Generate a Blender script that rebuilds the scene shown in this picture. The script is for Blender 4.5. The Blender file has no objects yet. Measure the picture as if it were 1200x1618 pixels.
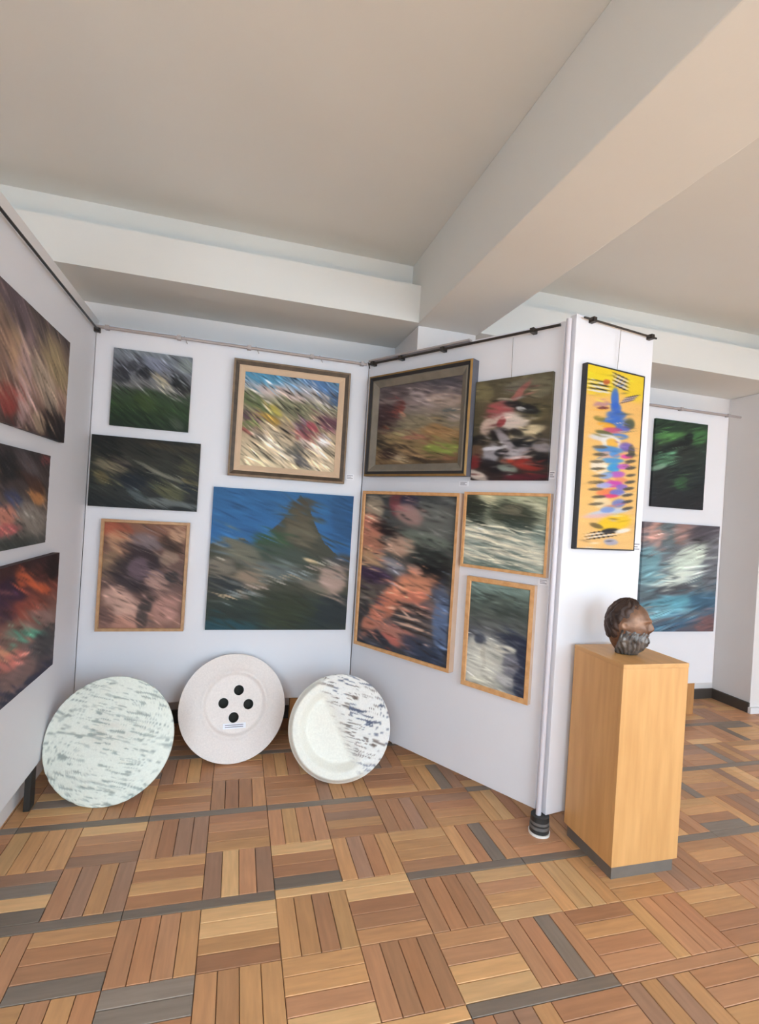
import bpy, bmesh, math, random
import numpy as np
from mathutils import Matrix, Vector

S = bpy.context.scene
COL = S.collection
R = math.radians
random.seed(7)

# ------------------------------------------------------------------ camera, light, exposure
CAM_H = 1.5
yaw, roll = R(15.5), math.atan(0.0626)
Fw = Vector((math.sin(yaw), math.cos(yaw), 0)); Rt = Vector((math.cos(yaw), -math.sin(yaw), 0)); Up = Vector((0, 0, 1))
cr = Rt * math.cos(roll) + Up * math.sin(roll)
cu = -Rt * math.sin(roll) + Up * math.cos(roll)
cam_d = bpy.data.cameras.new('camera'); cam = bpy.data.objects.new('camera', cam_d); COL.objects.link(cam)
m = Matrix((cr, cu, -Fw)).transposed().to_4x4(); m.translation = (0, 0, CAM_H)
cam.matrix_world = m
cam_d.sensor_fit = 'HORIZONTAL'; cam_d.sensor_width = 36.0; cam_d.lens = 36.0 * 809 / 1200
cam_d.clip_start = 0.05
S.camera = cam

w = bpy.data.worlds.new('sky'); S.world = w; w.use_nodes = True
bg = w.node_tree.nodes['Background']; bg.inputs[0].default_value = (0.62, 0.78, 1.0, 1); bg.inputs[1].default_value = 1.2

WINDOWS = [(-2.6, -0.4), (0.6, 2.8), (3.6, 5.8), (6.2, 8.0)]   # x ranges of the assumed windows in the unseen wall behind the viewer
WIN_Z = (0.75, 2.55)
WALL_F = -2.6
WIN_POWER = [85, 100, 75, 45]
for i, (x0, x1) in enumerate(WINDOWS):
    ld = bpy.data.lights.new('window_daylight', 'AREA'); ld.shape = 'RECTANGLE'
    ld.size = x1 - x0; ld.size_y = WIN_Z[1] - WIN_Z[0]; ld.energy = WIN_POWER[i]; ld.color = (0.63, 0.84, 1.0)
    lo = bpy.data.objects.new('window_daylight', ld); COL.objects.link(lo)
    lo.location = ((x0 + x1) / 2, WALL_F + 0.30, (WIN_Z[0] + WIN_Z[1]) / 2)
    lo.rotation_euler = (R(90 - 50), 0, 0)
# sun added through the same windows; floor bounce behind the viewer lifts the ceiling
sd = bpy.data.lights.new('sun', 'SUN'); sd.energy = 48.0; sd.angle = R(1.0); sd.color = (0.71, 0.92, 1.0)
so = bpy.data.objects.new('sun', sd); COL.objects.link(so); so.rotation_euler = (R(36), 0, R(-14))

S.view_settings.view_transform = 'Standard'
S.view_settings.look = 'None'
S.view_settings.gamma = 1.0
S.view_settings.use_curve_mapping = False
S.view_settings.exposure = 0.33
S.cycles.max_bounces = 10
S.cycles.diffuse_bounces = 6
S.cycles.caustics_reflective = False; S.cycles.caustics_refractive = False

# ------------------------------------------------------------------ helpers
def lin(c):
    c = np.asarray(c, float) / 255.0
    return np.where(c <= 0.04045, c / 12.92, ((c + 0.055) / 1.055) ** 2.4)
def rgba(c, k=1.0):
    l = np.clip(lin(c) * k, 0, 1); return (float(l[0]), float(l[1]), float(l[2]), 1.0)

def mat(name, col, rough=0.6, var=0.04, scale=6.0, stretch=(1, 1, 1), bump=0.0, bscale=60.0, metal=0.0, col2=None, spec=0.5):
    m = bpy.data.materials.new(name); m.use_nodes = True; nt = m.node_tree; b = nt.nodes['Principled BSDF']
    b.inputs['Roughness'].default_value = rough; b.inputs['Metallic'].default_value = metal
    b.inputs['Specular IOR Level'].default_value = spec
    tc = nt.nodes.new('ShaderNodeTexCoord'); mp = nt.nodes.new('ShaderNodeMapping')
    mp.inputs['Scale'].default_value = stretch
    nt.links.new(tc.outputs['Object'], mp.inputs[0])
    n = nt.nodes.new('ShaderNodeTexNoise'); n.inputs['Scale'].default_value = scale; n.inputs['Detail'].default_value = 5
    nt.links.new(mp.outputs[0], n.inputs['Vector'])
    r = nt.nodes.new('ShaderNodeValToRGB'); r.color_ramp.elements[0].position = 0.3; r.color_ramp.elements[1].position = 0.7
    a = rgba(col, 1 - var); c2 = rgba(col2) if col2 else rgba(col, 1 + var)
    r.color_ramp.elements[0].color = a; r.color_ramp.elements[1].color = c2
    nt.links.new(n.outputs['Fac'], r.inputs[0]); nt.links.new(r.outputs[0], b.inputs['Base Color'])
    if bump:
        n2 = nt.nodes.new('ShaderNodeTexNoise'); n2.inputs['Scale'].default_value = bscale; n2.inputs['Detail'].default_value = 4
        nt.links.new(mp.outputs[0], n2.inputs['Vector'])
        bp = nt.nodes.new('ShaderNodeBump'); bp.inputs['Strength'].default_value = bump; bp.inputs['Distance'].default_value = 0.003
        nt.links.new(n2.outputs['Fac'], bp.inputs['Height']); nt.links.new(bp.outputs[0], b.inputs['Normal'])
    return m

def attr_mat(name, rough=0.6, bump=0.25, bscale=220.0, spec=0.3, attr='paint'):
    m = bpy.data.materials.new(name); m.use_nodes = True; nt = m.node_tree; b = nt.nodes['Principled BSDF']
    b.inputs['Roughness'].default_value = rough; b.inputs['Specular IOR Level'].default_value = spec
    at = nt.nodes.new('ShaderNodeAttribute'); at.attribute_name = attr
    tc = nt.nodes.new('ShaderNodeTexCoord')
    n = nt.nodes.new('ShaderNodeTexNoise'); n.inputs['Scale'].default_value = bscale; n.inputs['Detail'].default_value = 3
    nt.links.new(tc.outputs['Object'], n.inputs['Vector'])
    mr = nt.nodes.new('ShaderNodeMapRange'); mr.inputs[3].default_value = 0.88; mr.inputs[4].default_value = 1.12
    nt.links.new(n.outputs['Fac'], mr.inputs[0])
    mx = nt.nodes.new('ShaderNodeVectorMath'); mx.operation = 'SCALE'
    nt.links.new(at.outputs['Color'], mx.inputs[0]); nt.links.new(mr.outputs[0], mx.inputs['Scale'])
    nt.links.new(mx.outputs[0], b.inputs['Base Color'])
    bp = nt.nodes.new('ShaderNodeBump'); bp.inputs['Strength'].default_value = bump; bp.inputs['Distance'].default_value = 0.002
    nt.links.new(n.outputs['Fac'], bp.inputs['Height']); nt.links.new(bp.outputs[0], b.inputs['Normal'])
    return m

def wood_mat(name, c1, c2, stretch, scale=5.0, rough=0.45):
    return mat(name, c1, rough, 0.06, scale, stretch, 0.05, 25.0, col2=c2)

M = {
    'wall': mat('wall_paint', (228, 224, 223), 0.85, 0.02, 2.0, bump=0.08, bscale=90),
    'plaster': mat('ceiling_plaster', (220, 220, 217), 0.9, 0.02, 1.5, bump=0.08, bscale=70),
    'panel': mat('panel_white', (226, 226, 232), 0.55, 0.012, 3.0),
    'baseboard': mat('baseboard_dark', (70, 62, 56), 0.6, 0.1, 8),
    'trim_white': mat('trim_white', (228, 228, 230), 0.5, 0.02, 5),
    'metal_dark': mat('metal_dark', (66, 60, 56), 0.4, 0.1, 20, metal=0.6),
    'metal_grey': mat('metal_grey', (176, 168, 168), 0.4, 0.05, 20, metal=0.35),
    'alu': mat('post_aluminium', (214, 210, 218), 0.5, 0.04, 10),
    'rubber': mat('foot_black', (48, 47, 46), 0.5, 0.1, 30),
    'band': mat('foot_band_grey', (112, 110, 108), 0.4, 0.05, 30),
    'chrome': mat('foot_disc_white', (240, 240, 236), 0.3, 0.02, 30),
    'beech': wood_mat('beech_veneer', (208, 156, 98), (218, 168, 110), (9, 9, 0.9), 3.0, 0.42),
    'beech_top': wood_mat('beech_veneer_top', (206, 156, 98), (216, 166, 108), (9, 0.9, 9), 3.0, 0.42),
    'plinth': mat('plinth_grey', (112, 104, 96), 0.7, 0.08, 15),
    'legwood': wood_mat('leg_wood', (176, 122, 72), (196, 142, 88), (10, 10, 1), 4.0),
    'frame_dark': wood_mat('frame_dark_brown', (64, 52, 42), (84, 70, 56), (3, 3, 3), 8.0, 0.45),
    'frame_taupe': wood_mat('frame_taupe', (128, 108, 88), (150, 128, 106), (3, 3, 3), 8.0, 0.5),
    'liner': mat('frame_liner_beige', (208, 180, 152), 0.6, 0.06, 14),
    'frame_wood': wood_mat('frame_light_wood', (206, 152, 98), (222, 172, 120), (3, 3, 3), 10.0, 0.5),
    'frame_tan': wood_mat('frame_tan_wood', (176, 134, 96), (196, 154, 112), (3, 3, 3), 10.0, 0.5),
    'frame_grey': mat('frame_grey_brown', (118, 110, 98), 0.55, 0.15, 12),
    'frame_gold': mat('frame_gold_edge', (150, 116, 66), 0.4, 0.1, 20, metal=0.4),
    'frame_black': mat('frame_black', (36, 34, 36), 0.45, 0.15, 20),
    'frame_side': mat('frame_side_bluegrey', (96, 98, 108), 0.6, 0.12, 14),
    'frame_pink': mat('frame_pale_wood', (206, 178, 156), 0.55, 0.05, 12),
    'canvas': attr_mat('oil_paint', 0.6, 0.3, 200),
    'ceramic': attr_mat('rough_ceramic', 0.55, 0.3, 120),
    'hole': mat('hole_shade', (52, 50, 44), 0.8, 0.1, 30),  # dark colour paints in the shade inside the button's blind holes
    'card': mat('label_card', (240, 240, 246), 0.6, 0.01, 10),
    'ink': mat('label_ink', (110, 108, 124), 0.7, 0.05, 10),
    'wire': mat('hanging_wire', (150, 146, 146), 0.4, 0.05, 20),
    'bronze': mat('bronze', (96, 68, 56), 0.42, 0.25, 14, bump=0.4, bscale=50, metal=0.5, col2=(160, 122, 98)),
    'bronze_dark': mat('bronze_dark', (48, 36, 33), 0.5, 0.25, 16, bump=0.3, bscale=60, metal=0.4, col2=(84, 64, 56)),
    'bronze_grey': mat('bronze_grey_patina', (66, 63, 63), 0.42, 0.2, 22, bump=0.5, bscale=60, metal=0.45, col2=(140, 134, 130)),
    'glass_frame': mat('window_frame_white', (225, 225, 225), 0.5, 0.02, 5),
    'joint': mat('floor_joint', (104, 80, 62), 0.8, 0.1, 12),
}

def mk(name, verts, faces, material, parent=None, smooth=False, mats=None, fm=None):
    me = bpy.data.meshes.new(name); me.from_pydata([tuple(v) for v in verts], [], [tuple(f) for f in faces]); me.update()
    for mm in (mats or [material]): me.materials.append(mm)
    if fm is not None: me.polygons.foreach_set('material_index', fm)
    if smooth: me.polygons.foreach_set('use_smooth', [True] * len(me.polygons))
    o = bpy.data.objects.new(name, me); COL.objects.link(o); o.parent = parent
    return o

BOXF = [(0, 3, 2, 1), (4, 5, 6, 7), (0, 1, 5, 4), (1, 2, 6, 5), (2, 3, 7, 6), (3, 0, 4, 7)]
def boxv(lo, hi):
    (a, b, c), (d, e, f) = lo, hi
    return [(a, b, c), (d, b, c), (d, e, c), (a, e, c), (a, b, f), (d, b, f), (d, e, f), (a, e, f)]
def box(name, lo, hi, material, parent=None, bevel=0.0):
    if not bevel: return mk(name, boxv(lo, hi), BOXF, material, parent)
    bm = bmesh.new(); vs = [bm.verts.new(v) for v in boxv(lo, hi)]
    for f in BOXF: bm.faces.new([vs[i] for i in f])
    bmesh.ops.bevel(bm, geom=bm.edges[:], offset=bevel, segments=2, affect='EDGES', profile=0.6)
    me = bpy.data.meshes.new(name); bm.to_mesh(me); bm.free(); me.materials.append(material)
    o = bpy.data.objects.new(name, me); COL.objects.link(o); o.parent = parent
    return o

def tube(name, p0, p1, r, material, parent=None, n=10):
    p0, p1 = Vector(p0), Vector(p1); d = (p1 - p0).normalized()
    a = d.orthogonal().normalized(); b = d.cross(a)
    vs = []
    for p in (p0, p1):
        for i in range(n):
            t = 2 * math.pi * i / n; vs.append(p + (a * math.cos(t) + b * math.sin(t)) * r)
    fs = [(i, (i + 1) % n, n + (i + 1) % n, n + i) for i in range(n)] + [tuple(range(n - 1, -1, -1)), tuple(range(n, 2 * n))]
    return mk(name, vs, fs, material, parent)

def lathe(name, prof, material, parent=None, n=32, loc=(0, 0, 0)):
    vs = []; fs = []
    for (r, z) in prof:
        for i in range(n):
            t = 2 * math.pi * i / n; vs.append((r * math.cos(t) + loc[0], r * math.sin(t) + loc[1], z + loc[2]))
    for k in range(len(prof) - 1):
        for i in range(n):
            j = (i + 1) % n; fs.append((k * n + i, k * n + j, (k + 1) * n + j, (k + 1) * n + i))
    fs.append(tuple(range(n - 1, -1, -1))); fs.append(tuple(range((len(prof) - 1) * n, len(prof) * n)))
    return mk(name, vs, fs, material, parent)

def empty(name, loc=(0, 0, 0), rz=0.0, rx=0.0):
    o = bpy.data.objects.new(name, None); COL.objects.link(o); o.location = loc; o.rotation_euler = (rx, 0, rz); o.empty_display_size = 0.1
    return o
def tag(o, label, cat, group=None):
    o['label'] = label; o['category'] = cat
    if group: o['group'] = group
    return o
def struct(o, label=None):
    o['kind'] = 'structure'
    if label: o['label'] = label
    return o

# ------------------------------------------------------------------ the room
XL, XR, YB, YF, ZC = -4.2, 8.6, 3.67, WALL_F, 3.17
struct(box('ceiling', (XL - .2, YF - .3, ZC), (XR + .2, YB + .2, ZC + .15), M['plaster']), 'flat cream plaster ceiling between the beams')
struct(box('wall_back', (XL, YB, 0), (XR, YB + .15, ZC), M['wall']), 'off-white back wall behind the display panels')
struct(box('wall_right', (XR, YF, 0), (XR + .15, YB, ZC), M['wall']), 'off-white side wall of the gallery')
struct(box('wall_far_left', (XL - .15, YF, 0), (XL, YB, ZC), M['wall']), 'off-white far side wall of the gallery')
# unseen wall behind the viewer, window openings assumed for the daylight
xs = [XL]
for a, b in WINDOWS: xs += [a, b]
xs.append(XR)
vs, fs = [], []
def addb(lo, hi):
    k = len(vs); vs.extend(boxv(lo, hi)); fs.extend([tuple(i + k for i in f) for f in BOXF])
for i in range(0, len(xs), 2): addb((xs[i], YF - .25, 0), (xs[i + 1], YF, ZC))
for a, b in WINDOWS:
    addb((a, YF - .25, 0), (b, YF, WIN_Z[0] - .05)); addb((a, YF - .25, WIN_Z[1] + .05), (b, YF, ZC))
struct(mk('wall_front', vs, fs, M['wall']), 'unseen off-white window wall opposite the display panels')
for i, (a, b) in enumerate(WINDOWS):
    vs, fs = [], []
    z0, z1 = WIN_Z[0] - .05, WIN_Z[1] + .05
    for lo, hi in [((a, YF - .16, z0), (a + .06, YF - .1, z1)), ((b - .06, YF - .16, z0), (b, YF - .1, z1)),
                   ((a + .06, YF - .16, z0), (b - .06, YF - .1, z0 + .06)), ((a + .06, YF - .16, z1 - .06), (b - .06, YF - .1, z1)),
                   (((a + b) / 2 - .03, YF - .16, z0 + .06), ((a + b) / 2 + .03, YF - .1, z1 - .06))]: addb(lo, hi)
    wn = struct(mk('window_%d' % (i + 1), vs, fs, M['glass_frame']), 'assumed white framed window in the unseen wall opposite the panels')

# partition on the left that carries a display panel
struct(box('wall_left', (-1.02, 1.2, 0), (-0.925, YB, 2.61), M['wall']), 'pinkish white partition wall behind the left panel')

# ceiling beams
BZ = 2.725
def beam(name, label, lo, hi): return struct(box(name, lo, hi, M['plaster'], None, 0.006), label)
beam('ceiling_beam', 'big cream ceiling beam crossing the room towards the back wall', (1.045, YF, BZ), (1.48, YB, ZC))
beam('ceiling_beam', 'unseen cream ceiling beam further right above the second column', (4.27, YF, BZ), (4.72, YB, ZC))  # out of view, included so the light at the right stays plausible
def back_beam(x0, x1, label):
    prof = [(3.11, BZ), (3.11, 2.962), (3.3, 2.962), (3.3, ZC), (YB, ZC), (YB, BZ)]
    n = len(prof)
    vs = [(x0, y, z) for y, z in prof] + [(x1, y, z) for y, z in prof]
    fs = [(i, i + n, (i + 1) % n + n, (i + 1) % n) for i in range(n)] + [tuple(range(n)), tuple(range(2 * n - 1, n - 1, -1))]
    return struct(mk('ceiling_beam', vs, fs, M['plaster']), label)
back_beam(XL, 1.045, 'stepped cream beam along the back wall left of the big beam')
back_beam(1.48, 4.27, 'stepped cream beam along the back wall right of the big beam')
# columns
struct(box('column', (1.06, 3.16, 0), (1.47, YB, BZ), M['wall'], None, 0.004), 'white column under the big beam behind the angled panel')
struct(box('column', (4.27, 3.31, 0), (4.72, YB, BZ), M['wall'], None, 0.004), 'grey white column at the far right edge')
# baseboards
struct(box('baseboard_back', (-0.9, YB - .02, 0), (1.06, YB, .085), M['baseboard']), 'dark baseboard along the back wall')
struct(box('baseboard_back_right', (1.47, YB - .02, 0), (4.27, YB, .085), M['baseboard']), 'dark baseboard along the back wall to the right')
struct(box('baseboard_column', (4.25, 3.31, 0), (4.27, YB - .02, .085), M['baseboard']), 'dark baseboard along the side of the column')
struct(box('trim_1', (4.25, 3.285, 0), (4.74, 3.31, .05), M['trim_white']), 'low white trim at the foot of the column front')

# ------------------------------------------------------------------ parquet floor
floor = struct(box('floor', (XL - .2, YF - .3, -.12), (XR + .2, YB + .2, -.009), M['joint']), 'worn brown block parquet floor with grey strips')

def plank_mat(name, use_attr):
    m = bpy.data.materials.new(name); m.use_nodes = True; nt = m.node_tree; b = nt.nodes['Principled BSDF']
    b.inputs['Roughness'].default_value = 0.42; b.inputs['Specular IOR Level'].default_value = 0.4
    tc = nt.nodes.new('ShaderNodeTexCoord'); mp = nt.nodes.new('ShaderNodeMapping'); mp.inputs['Scale'].default_value = (5, 42, 20)
    oi = nt.nodes.new('ShaderNodeObjectInfo')
    va = nt.nodes.new('ShaderNodeVectorMath'); va.operation = 'ADD'
    mu = nt.nodes.new('ShaderNodeMath'); mu.operation = 'MULTIPLY'; mu.inputs[1].default_value = 37.0
    nt.links.new(oi.outputs['Random'], mu.inputs[0])
    nt.links.new(tc.outputs['Object'], va.inputs[0]); nt.links.new(mu.outputs[0], va.inputs[1])
    nt.links.new(va.outputs[0], mp.inputs[0])
    n = nt.nodes.new('ShaderNodeTexNoise'); n.inputs['Scale'].default_value = 1.4; n.inputs['Detail'].default_value = 4
    nt.links.new(mp.outputs[0], n.inputs['Vector'])
    mr = nt.nodes.new('ShaderNodeMapRange'); mr.inputs[3].default_value = 0.75; mr.inputs[4].default_value = 1.25
    nt.links.new(n.outputs['Fac'], mr.inputs[0])
    sc = nt.nodes.new('ShaderNodeVectorMath'); sc.operation = 'SCALE'
    if use_attr:
        at = nt.nodes.new('ShaderNodeAttribute'); at.attribute_name = 'tone'; nt.links.new(at.outputs['Color'], sc.inputs[0])
    else: nt.links.new(oi.outputs['Color'], sc.inputs[0])
    nt.links.new(mr.outputs[0], sc.inputs['Scale']); nt.links.new(sc.outputs[0], b.inputs['Base Color'])
    return m
M['plank'] = plank_mat('parquet_plank', False); M['plank_field'] = plank_mat('parquet_field', True)

WOODS = [(186, 138, 98), (178, 128, 92), (192, 144, 100), (202, 156, 108), (170, 122, 90), (180, 132, 98), (188, 138, 102), (164, 126, 102), (196, 148, 102), (178, 132, 98), (210, 168, 120)]
GREYS = [(134, 120, 108), (142, 128, 116), (126, 112, 100)]
rng = random.Random(11)
def wood():
    c = rng.choice(WOODS) if rng.random() > 0.07 else rng.choice(GREYS)
    k = rng.uniform(0.95, 1.1); return tuple(min(255, v * k) for v in c)
planks = []      # (cx, cy, length, width, along_x, colour)
TS, NP, ST = 0.27, 4, 0.046
rows = []        # (y0, y1, kind)
y = 1.967
rows.append((y, y + ST, 'strip')); yy = y + ST
k = 0
while yy < YB:
    rows.append((yy, yy + TS, k)); yy += TS; k += 1
    if k % 2 == 0: rows.append((yy, yy + ST, 'strip')); yy += ST
yy = y; k = -1
while yy > YF:
    rows.append((yy - TS, yy, k)); yy -= TS
    if (-k) % 2 == 0: rows.append((yy - ST, yy, 'strip')); yy -= ST
    k -= 1
X0 = 0.77 - TS * 20
for (ya, yb, kind) in rows:
    if yb > YB + .01: yb = YB
    if yb - ya < .02: continue
    ix = 0; x = X0
    while x < 8.4:
        if kind == 'strip':
            c = rng.choice(GREYS) if rng.random() < (0.95 if abs(ya - 1.967) < .01 else 0.45) else wood()
            planks.append((x + TS, (ya + yb) / 2, 2 * TS, yb - ya, True, c)); x += 2 * TS; continue
        alongx = (ix + kind) % 2 == 0
        base = wood()
        for j in range(NP):
            c = wood() if rng.random() < .75 else base
            if alongx:
                h = (yb - ya) / NP; planks.append((x + TS / 2, ya + (j + .5) * h, TS, h, True, c))
            else:
                planks.append((x + (j + .5) * TS / NP, (ya + yb) / 2, yb - ya, TS / NP, False, c))
        x += TS; ix += 1

def project(x, y):
    d = x * Fw.x + y * Fw.y
    if d < .3: return None
    u = 809 * (x * Rt.x + y * Rt.y) / d; v = 809 * (-CAM_H) / d
    a = u * math.cos(roll) + v * math.sin(roll); b = -u * math.sin(roll) + v * math.cos(roll)
    return 600 + a, 809 - b, d
def in_view(p):
    q = project(p[0], p[1])
    if q is None or not (-60 < q[0] < 1260 and 900 < q[1] < 1660): return False
    x, y = p[0], p[1]
    if x < -.88: return False                                            # behind the left panel
    return True
vis = sorted([p for p in planks if in_view(p)], key=lambda p: project(p[0], p[1])[2])
near = vis[:300]; nearset = set(id(p) for p in near)
def plank_geo(L, W):
    g, c, t = 0.0012, 0.0016, 0.009
    a, b = L / 2 - g, W / 2 - g
    vs = [(-a, -b, -t), (a, -b, -t), (a, b, -t), (-a, b, -t), (-a, -b, -c), (a, -b, -c), (a, b, -c), (-a, b, -c),
          (-a + c, -b + c, 0), (a - c, -b + c, 0), (a - c, b - c, 0), (-a + c, b - c, 0)]
    fs = [(0, 1, 5, 4), (1, 2, 6, 5), (2, 3, 7, 6), (3, 0, 4, 7), (4, 5, 9, 8), (5, 6, 10, 9), (6, 7, 11, 10), (7, 4, 8, 11), (8, 9, 10, 11)]
    return vs, fs
meshes = {}
for p in near:
    key = (round(p[2], 3), round(p[3], 3))
    if key not in meshes:
        v_, f_ = plank_geo(p[2], p[3]); me = bpy.data.meshes.new('plank'); me.from_pydata(v_, [], f_); me.update(); me.materials.append(M['plank']); meshes[key] = me
    o = bpy.data.objects.new('plank', meshes[key]); COL.objects.link(o); o.parent = floor
    o.location = (p[0], p[1], rng.uniform(-.0006, 0)); o.rotation_euler = (0, 0, 0 if p[4] else math.pi / 2)
    c = lin(p[5]); o.color = (c[0], c[1], c[2], 1)
vs, fs, tones = [], [], []
for p in planks:
    if id(p) in nearset: continue
    v_, f_ = plank_geo(p[2], p[3]); k = len(vs)
    vs += [(p[0] + a, p[1] + b, z) if p[4] else (p[0] - b, p[1] + a, z) for a, b, z in v_]
    fs += [tuple(i + k for i in f) for f in f_]
    c = lin(p[5]); tones += [(c[0], c[1], c[2], 1)] * len(v_)
fo = mk('plank_field', vs, fs, M['plank_field'], floor)
at = fo.data.attributes.new('tone', 'FLOAT_COLOR', 'POINT'); at.data.foreach_set('color', np.array(tones, np.float32).ravel())
fo['kind'] = 'stuff'

# ------------------------------------------------------------------ display panels
def rail(parent, x0, x1, z, material, r, off, brackets, hooks=(), bmat=None):
    t = tube('rail', (x0, -off, z), (x1, -off, z), r, material, parent)
    for bx in brackets:
        box('bracket', (bx - .011, -off - .012, z - .012), (bx + .011, .001, z + .012), bmat or M['metal_dark'], t)
    for hx in hooks:
        tube('hook', (hx, -off - .004, z + .012), (hx + .02, -off - .004, z - .03), .003, bmat or M['metal_dark'], t, 6)
    return t

# back panel (faces the viewer)
pA = empty('display_panel', (-0.85, 3.32, 0)); LA = 1.634
tag(pA, 'wide white display panel on the back wall with five paintings', 'display panel')
box('board', (0, 0, .265), (LA, .03, 2.49), M['panel'], pA, .003)
for lx in (.28, 1.285): box('leg', (lx - .03, .032, 0), (lx + .03, .09, .30), M['legwood'], pA)
rail(pA, .0, LA - .02, 2.468, M['metal_grey'], .009, .022, (.06, .45, .86, 1.25, LA - .05), (.48, .9, 1.3), M['metal_grey'])

# left panel (faces right)
pC = empty('display_panel', (-0.85, 3.30, 0), R(90))          # local x -> +Y, local y -> -X
pC.location = (-0.85, 1.45, 0); LC = 1.865
tag(pC, 'white display panel on the left partition with three dark paintings', 'display panel')
box('board', (0, 0, .19), (LC, .03, 2.46), M['panel'], pC, .003)
for lx in (.25, 1.3): box('leg', (lx - .03, .002, 0), (lx + .03, .028, .19), M['rubber'], pC)
rail(pC, 0, LC, 2.44, M['metal_dark'], .006, .02, (.05, LC - .04))

# angled panel
angB = math.atan2(2.19 - 3.33, 1.50 - .79)
pB = empty('display_panel', (.79, 3.33, 0), angB); LB = 1.335
tag(pB, 'angled white display panel hung with five paintings beside the pedestal', 'display panel')
box('board', (.0, 0, .09), (LB, .04, 2.495), M['panel'], pB, .003)
box('leg', (.10, .005, 0), (.15, .035, .09), M['rubber'], pB)
rail(pB, .03, LB - .01, 2.468, M['metal_dark'], .007, .03, (.06, .3, .62, 1.18), (.02,))
box('rail_cap', (.02, -.03, 2.487), (.8, 0, 2.497), M['metal_grey'], pB)

# end panel
angD = math.atan2(2.229 - 2.14, 2.042 - 1.518)
pD = empty('display_panel', (1.518, 2.14, 0), angD); LD = .548
tag(pD, 'narrow white end panel carrying the yellow painting behind the pedestal', 'display panel')
box('board', (.0, 0, .09), (LD, .04, 2.515), M['panel'], pD, .003)
rail(pD, .03, LD - .005, 2.497, M['metal_dark'], .005, .02, (.09, LD - .045), (), M['metal_dark'])
box('leg', (LD - .1, .005, 0), (LD - .05, .035, .09), M['rubber'], pD)

# corner post
pP = empty('panel_post', (1.490, 2.158, 0))
tag(pP, 'pale aluminium corner post joining the angled panel and end panel', 'post')
pst = lathe('post', [(.013, .085), (.013, 2.49)], M['alu'], pP, 20)
ft = lathe('foot', [(.046, 0.012), (.046, .03), (.043, .032), (.043, .088)], M['rubber'], pP, 32, (.008, -.002, 0))
lathe('ring', [(.0465, .030), (.0465, .044)], M['band'], ft, 32, (.008, -.002, 0))
lathe('ring', [(.0445, .052), (.0445, .064)], M['band'], ft, 32, (.008, -.002, 0))
lathe('foot_disc', [(.05, 0), (.051, .012)], M['chrome'], pP, 32, (.008, -.002, 0))

# far right panel on the back wall
pE = empty('display_panel', (2.55, 3.32, 0)); LE = 1.31
tag(pE, 'white display panel far right with the forest and teal paintings', 'display panel')
box('board', (0, 0, .265), (LE, .03, 2.49), M['panel'], pE, .003)
for lx in (.2, 1.13): box('leg', (lx - .035, .032, 0), (lx + .035, .09, .30), M['legwood'], pE)
rail(pE, 0, LE + .1, 2.468, M['metal_grey'], .010, .022, (.1, .8, LE - .03), (), M['metal_grey'])

# ------------------------------------------------------------------ paintings
def vn(a, b, seed):
    """smooth value noise sampled at coordinate arrays a, b"""
    rs = np.random.RandomState(seed); T = rs.rand(64, 64)
    ia, ib = np.floor(a).astype(int), np.floor(b).astype(int); fa, fb = a - ia, b - ib
    fa, fb = fa * fa * (3 - 2 * fa), fb * fb * (3 - 2 * fb)
    g = lambda i, j: T[i % 64, j % 64]
    return (g(ia, ib) * (1 - fa) + g(ia + 1, ib) * fa) * (1 - fb) + (g(ia, ib + 1) * (1 - fa) + g(ia + 1, ib + 1) * fa) * fb

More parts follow.
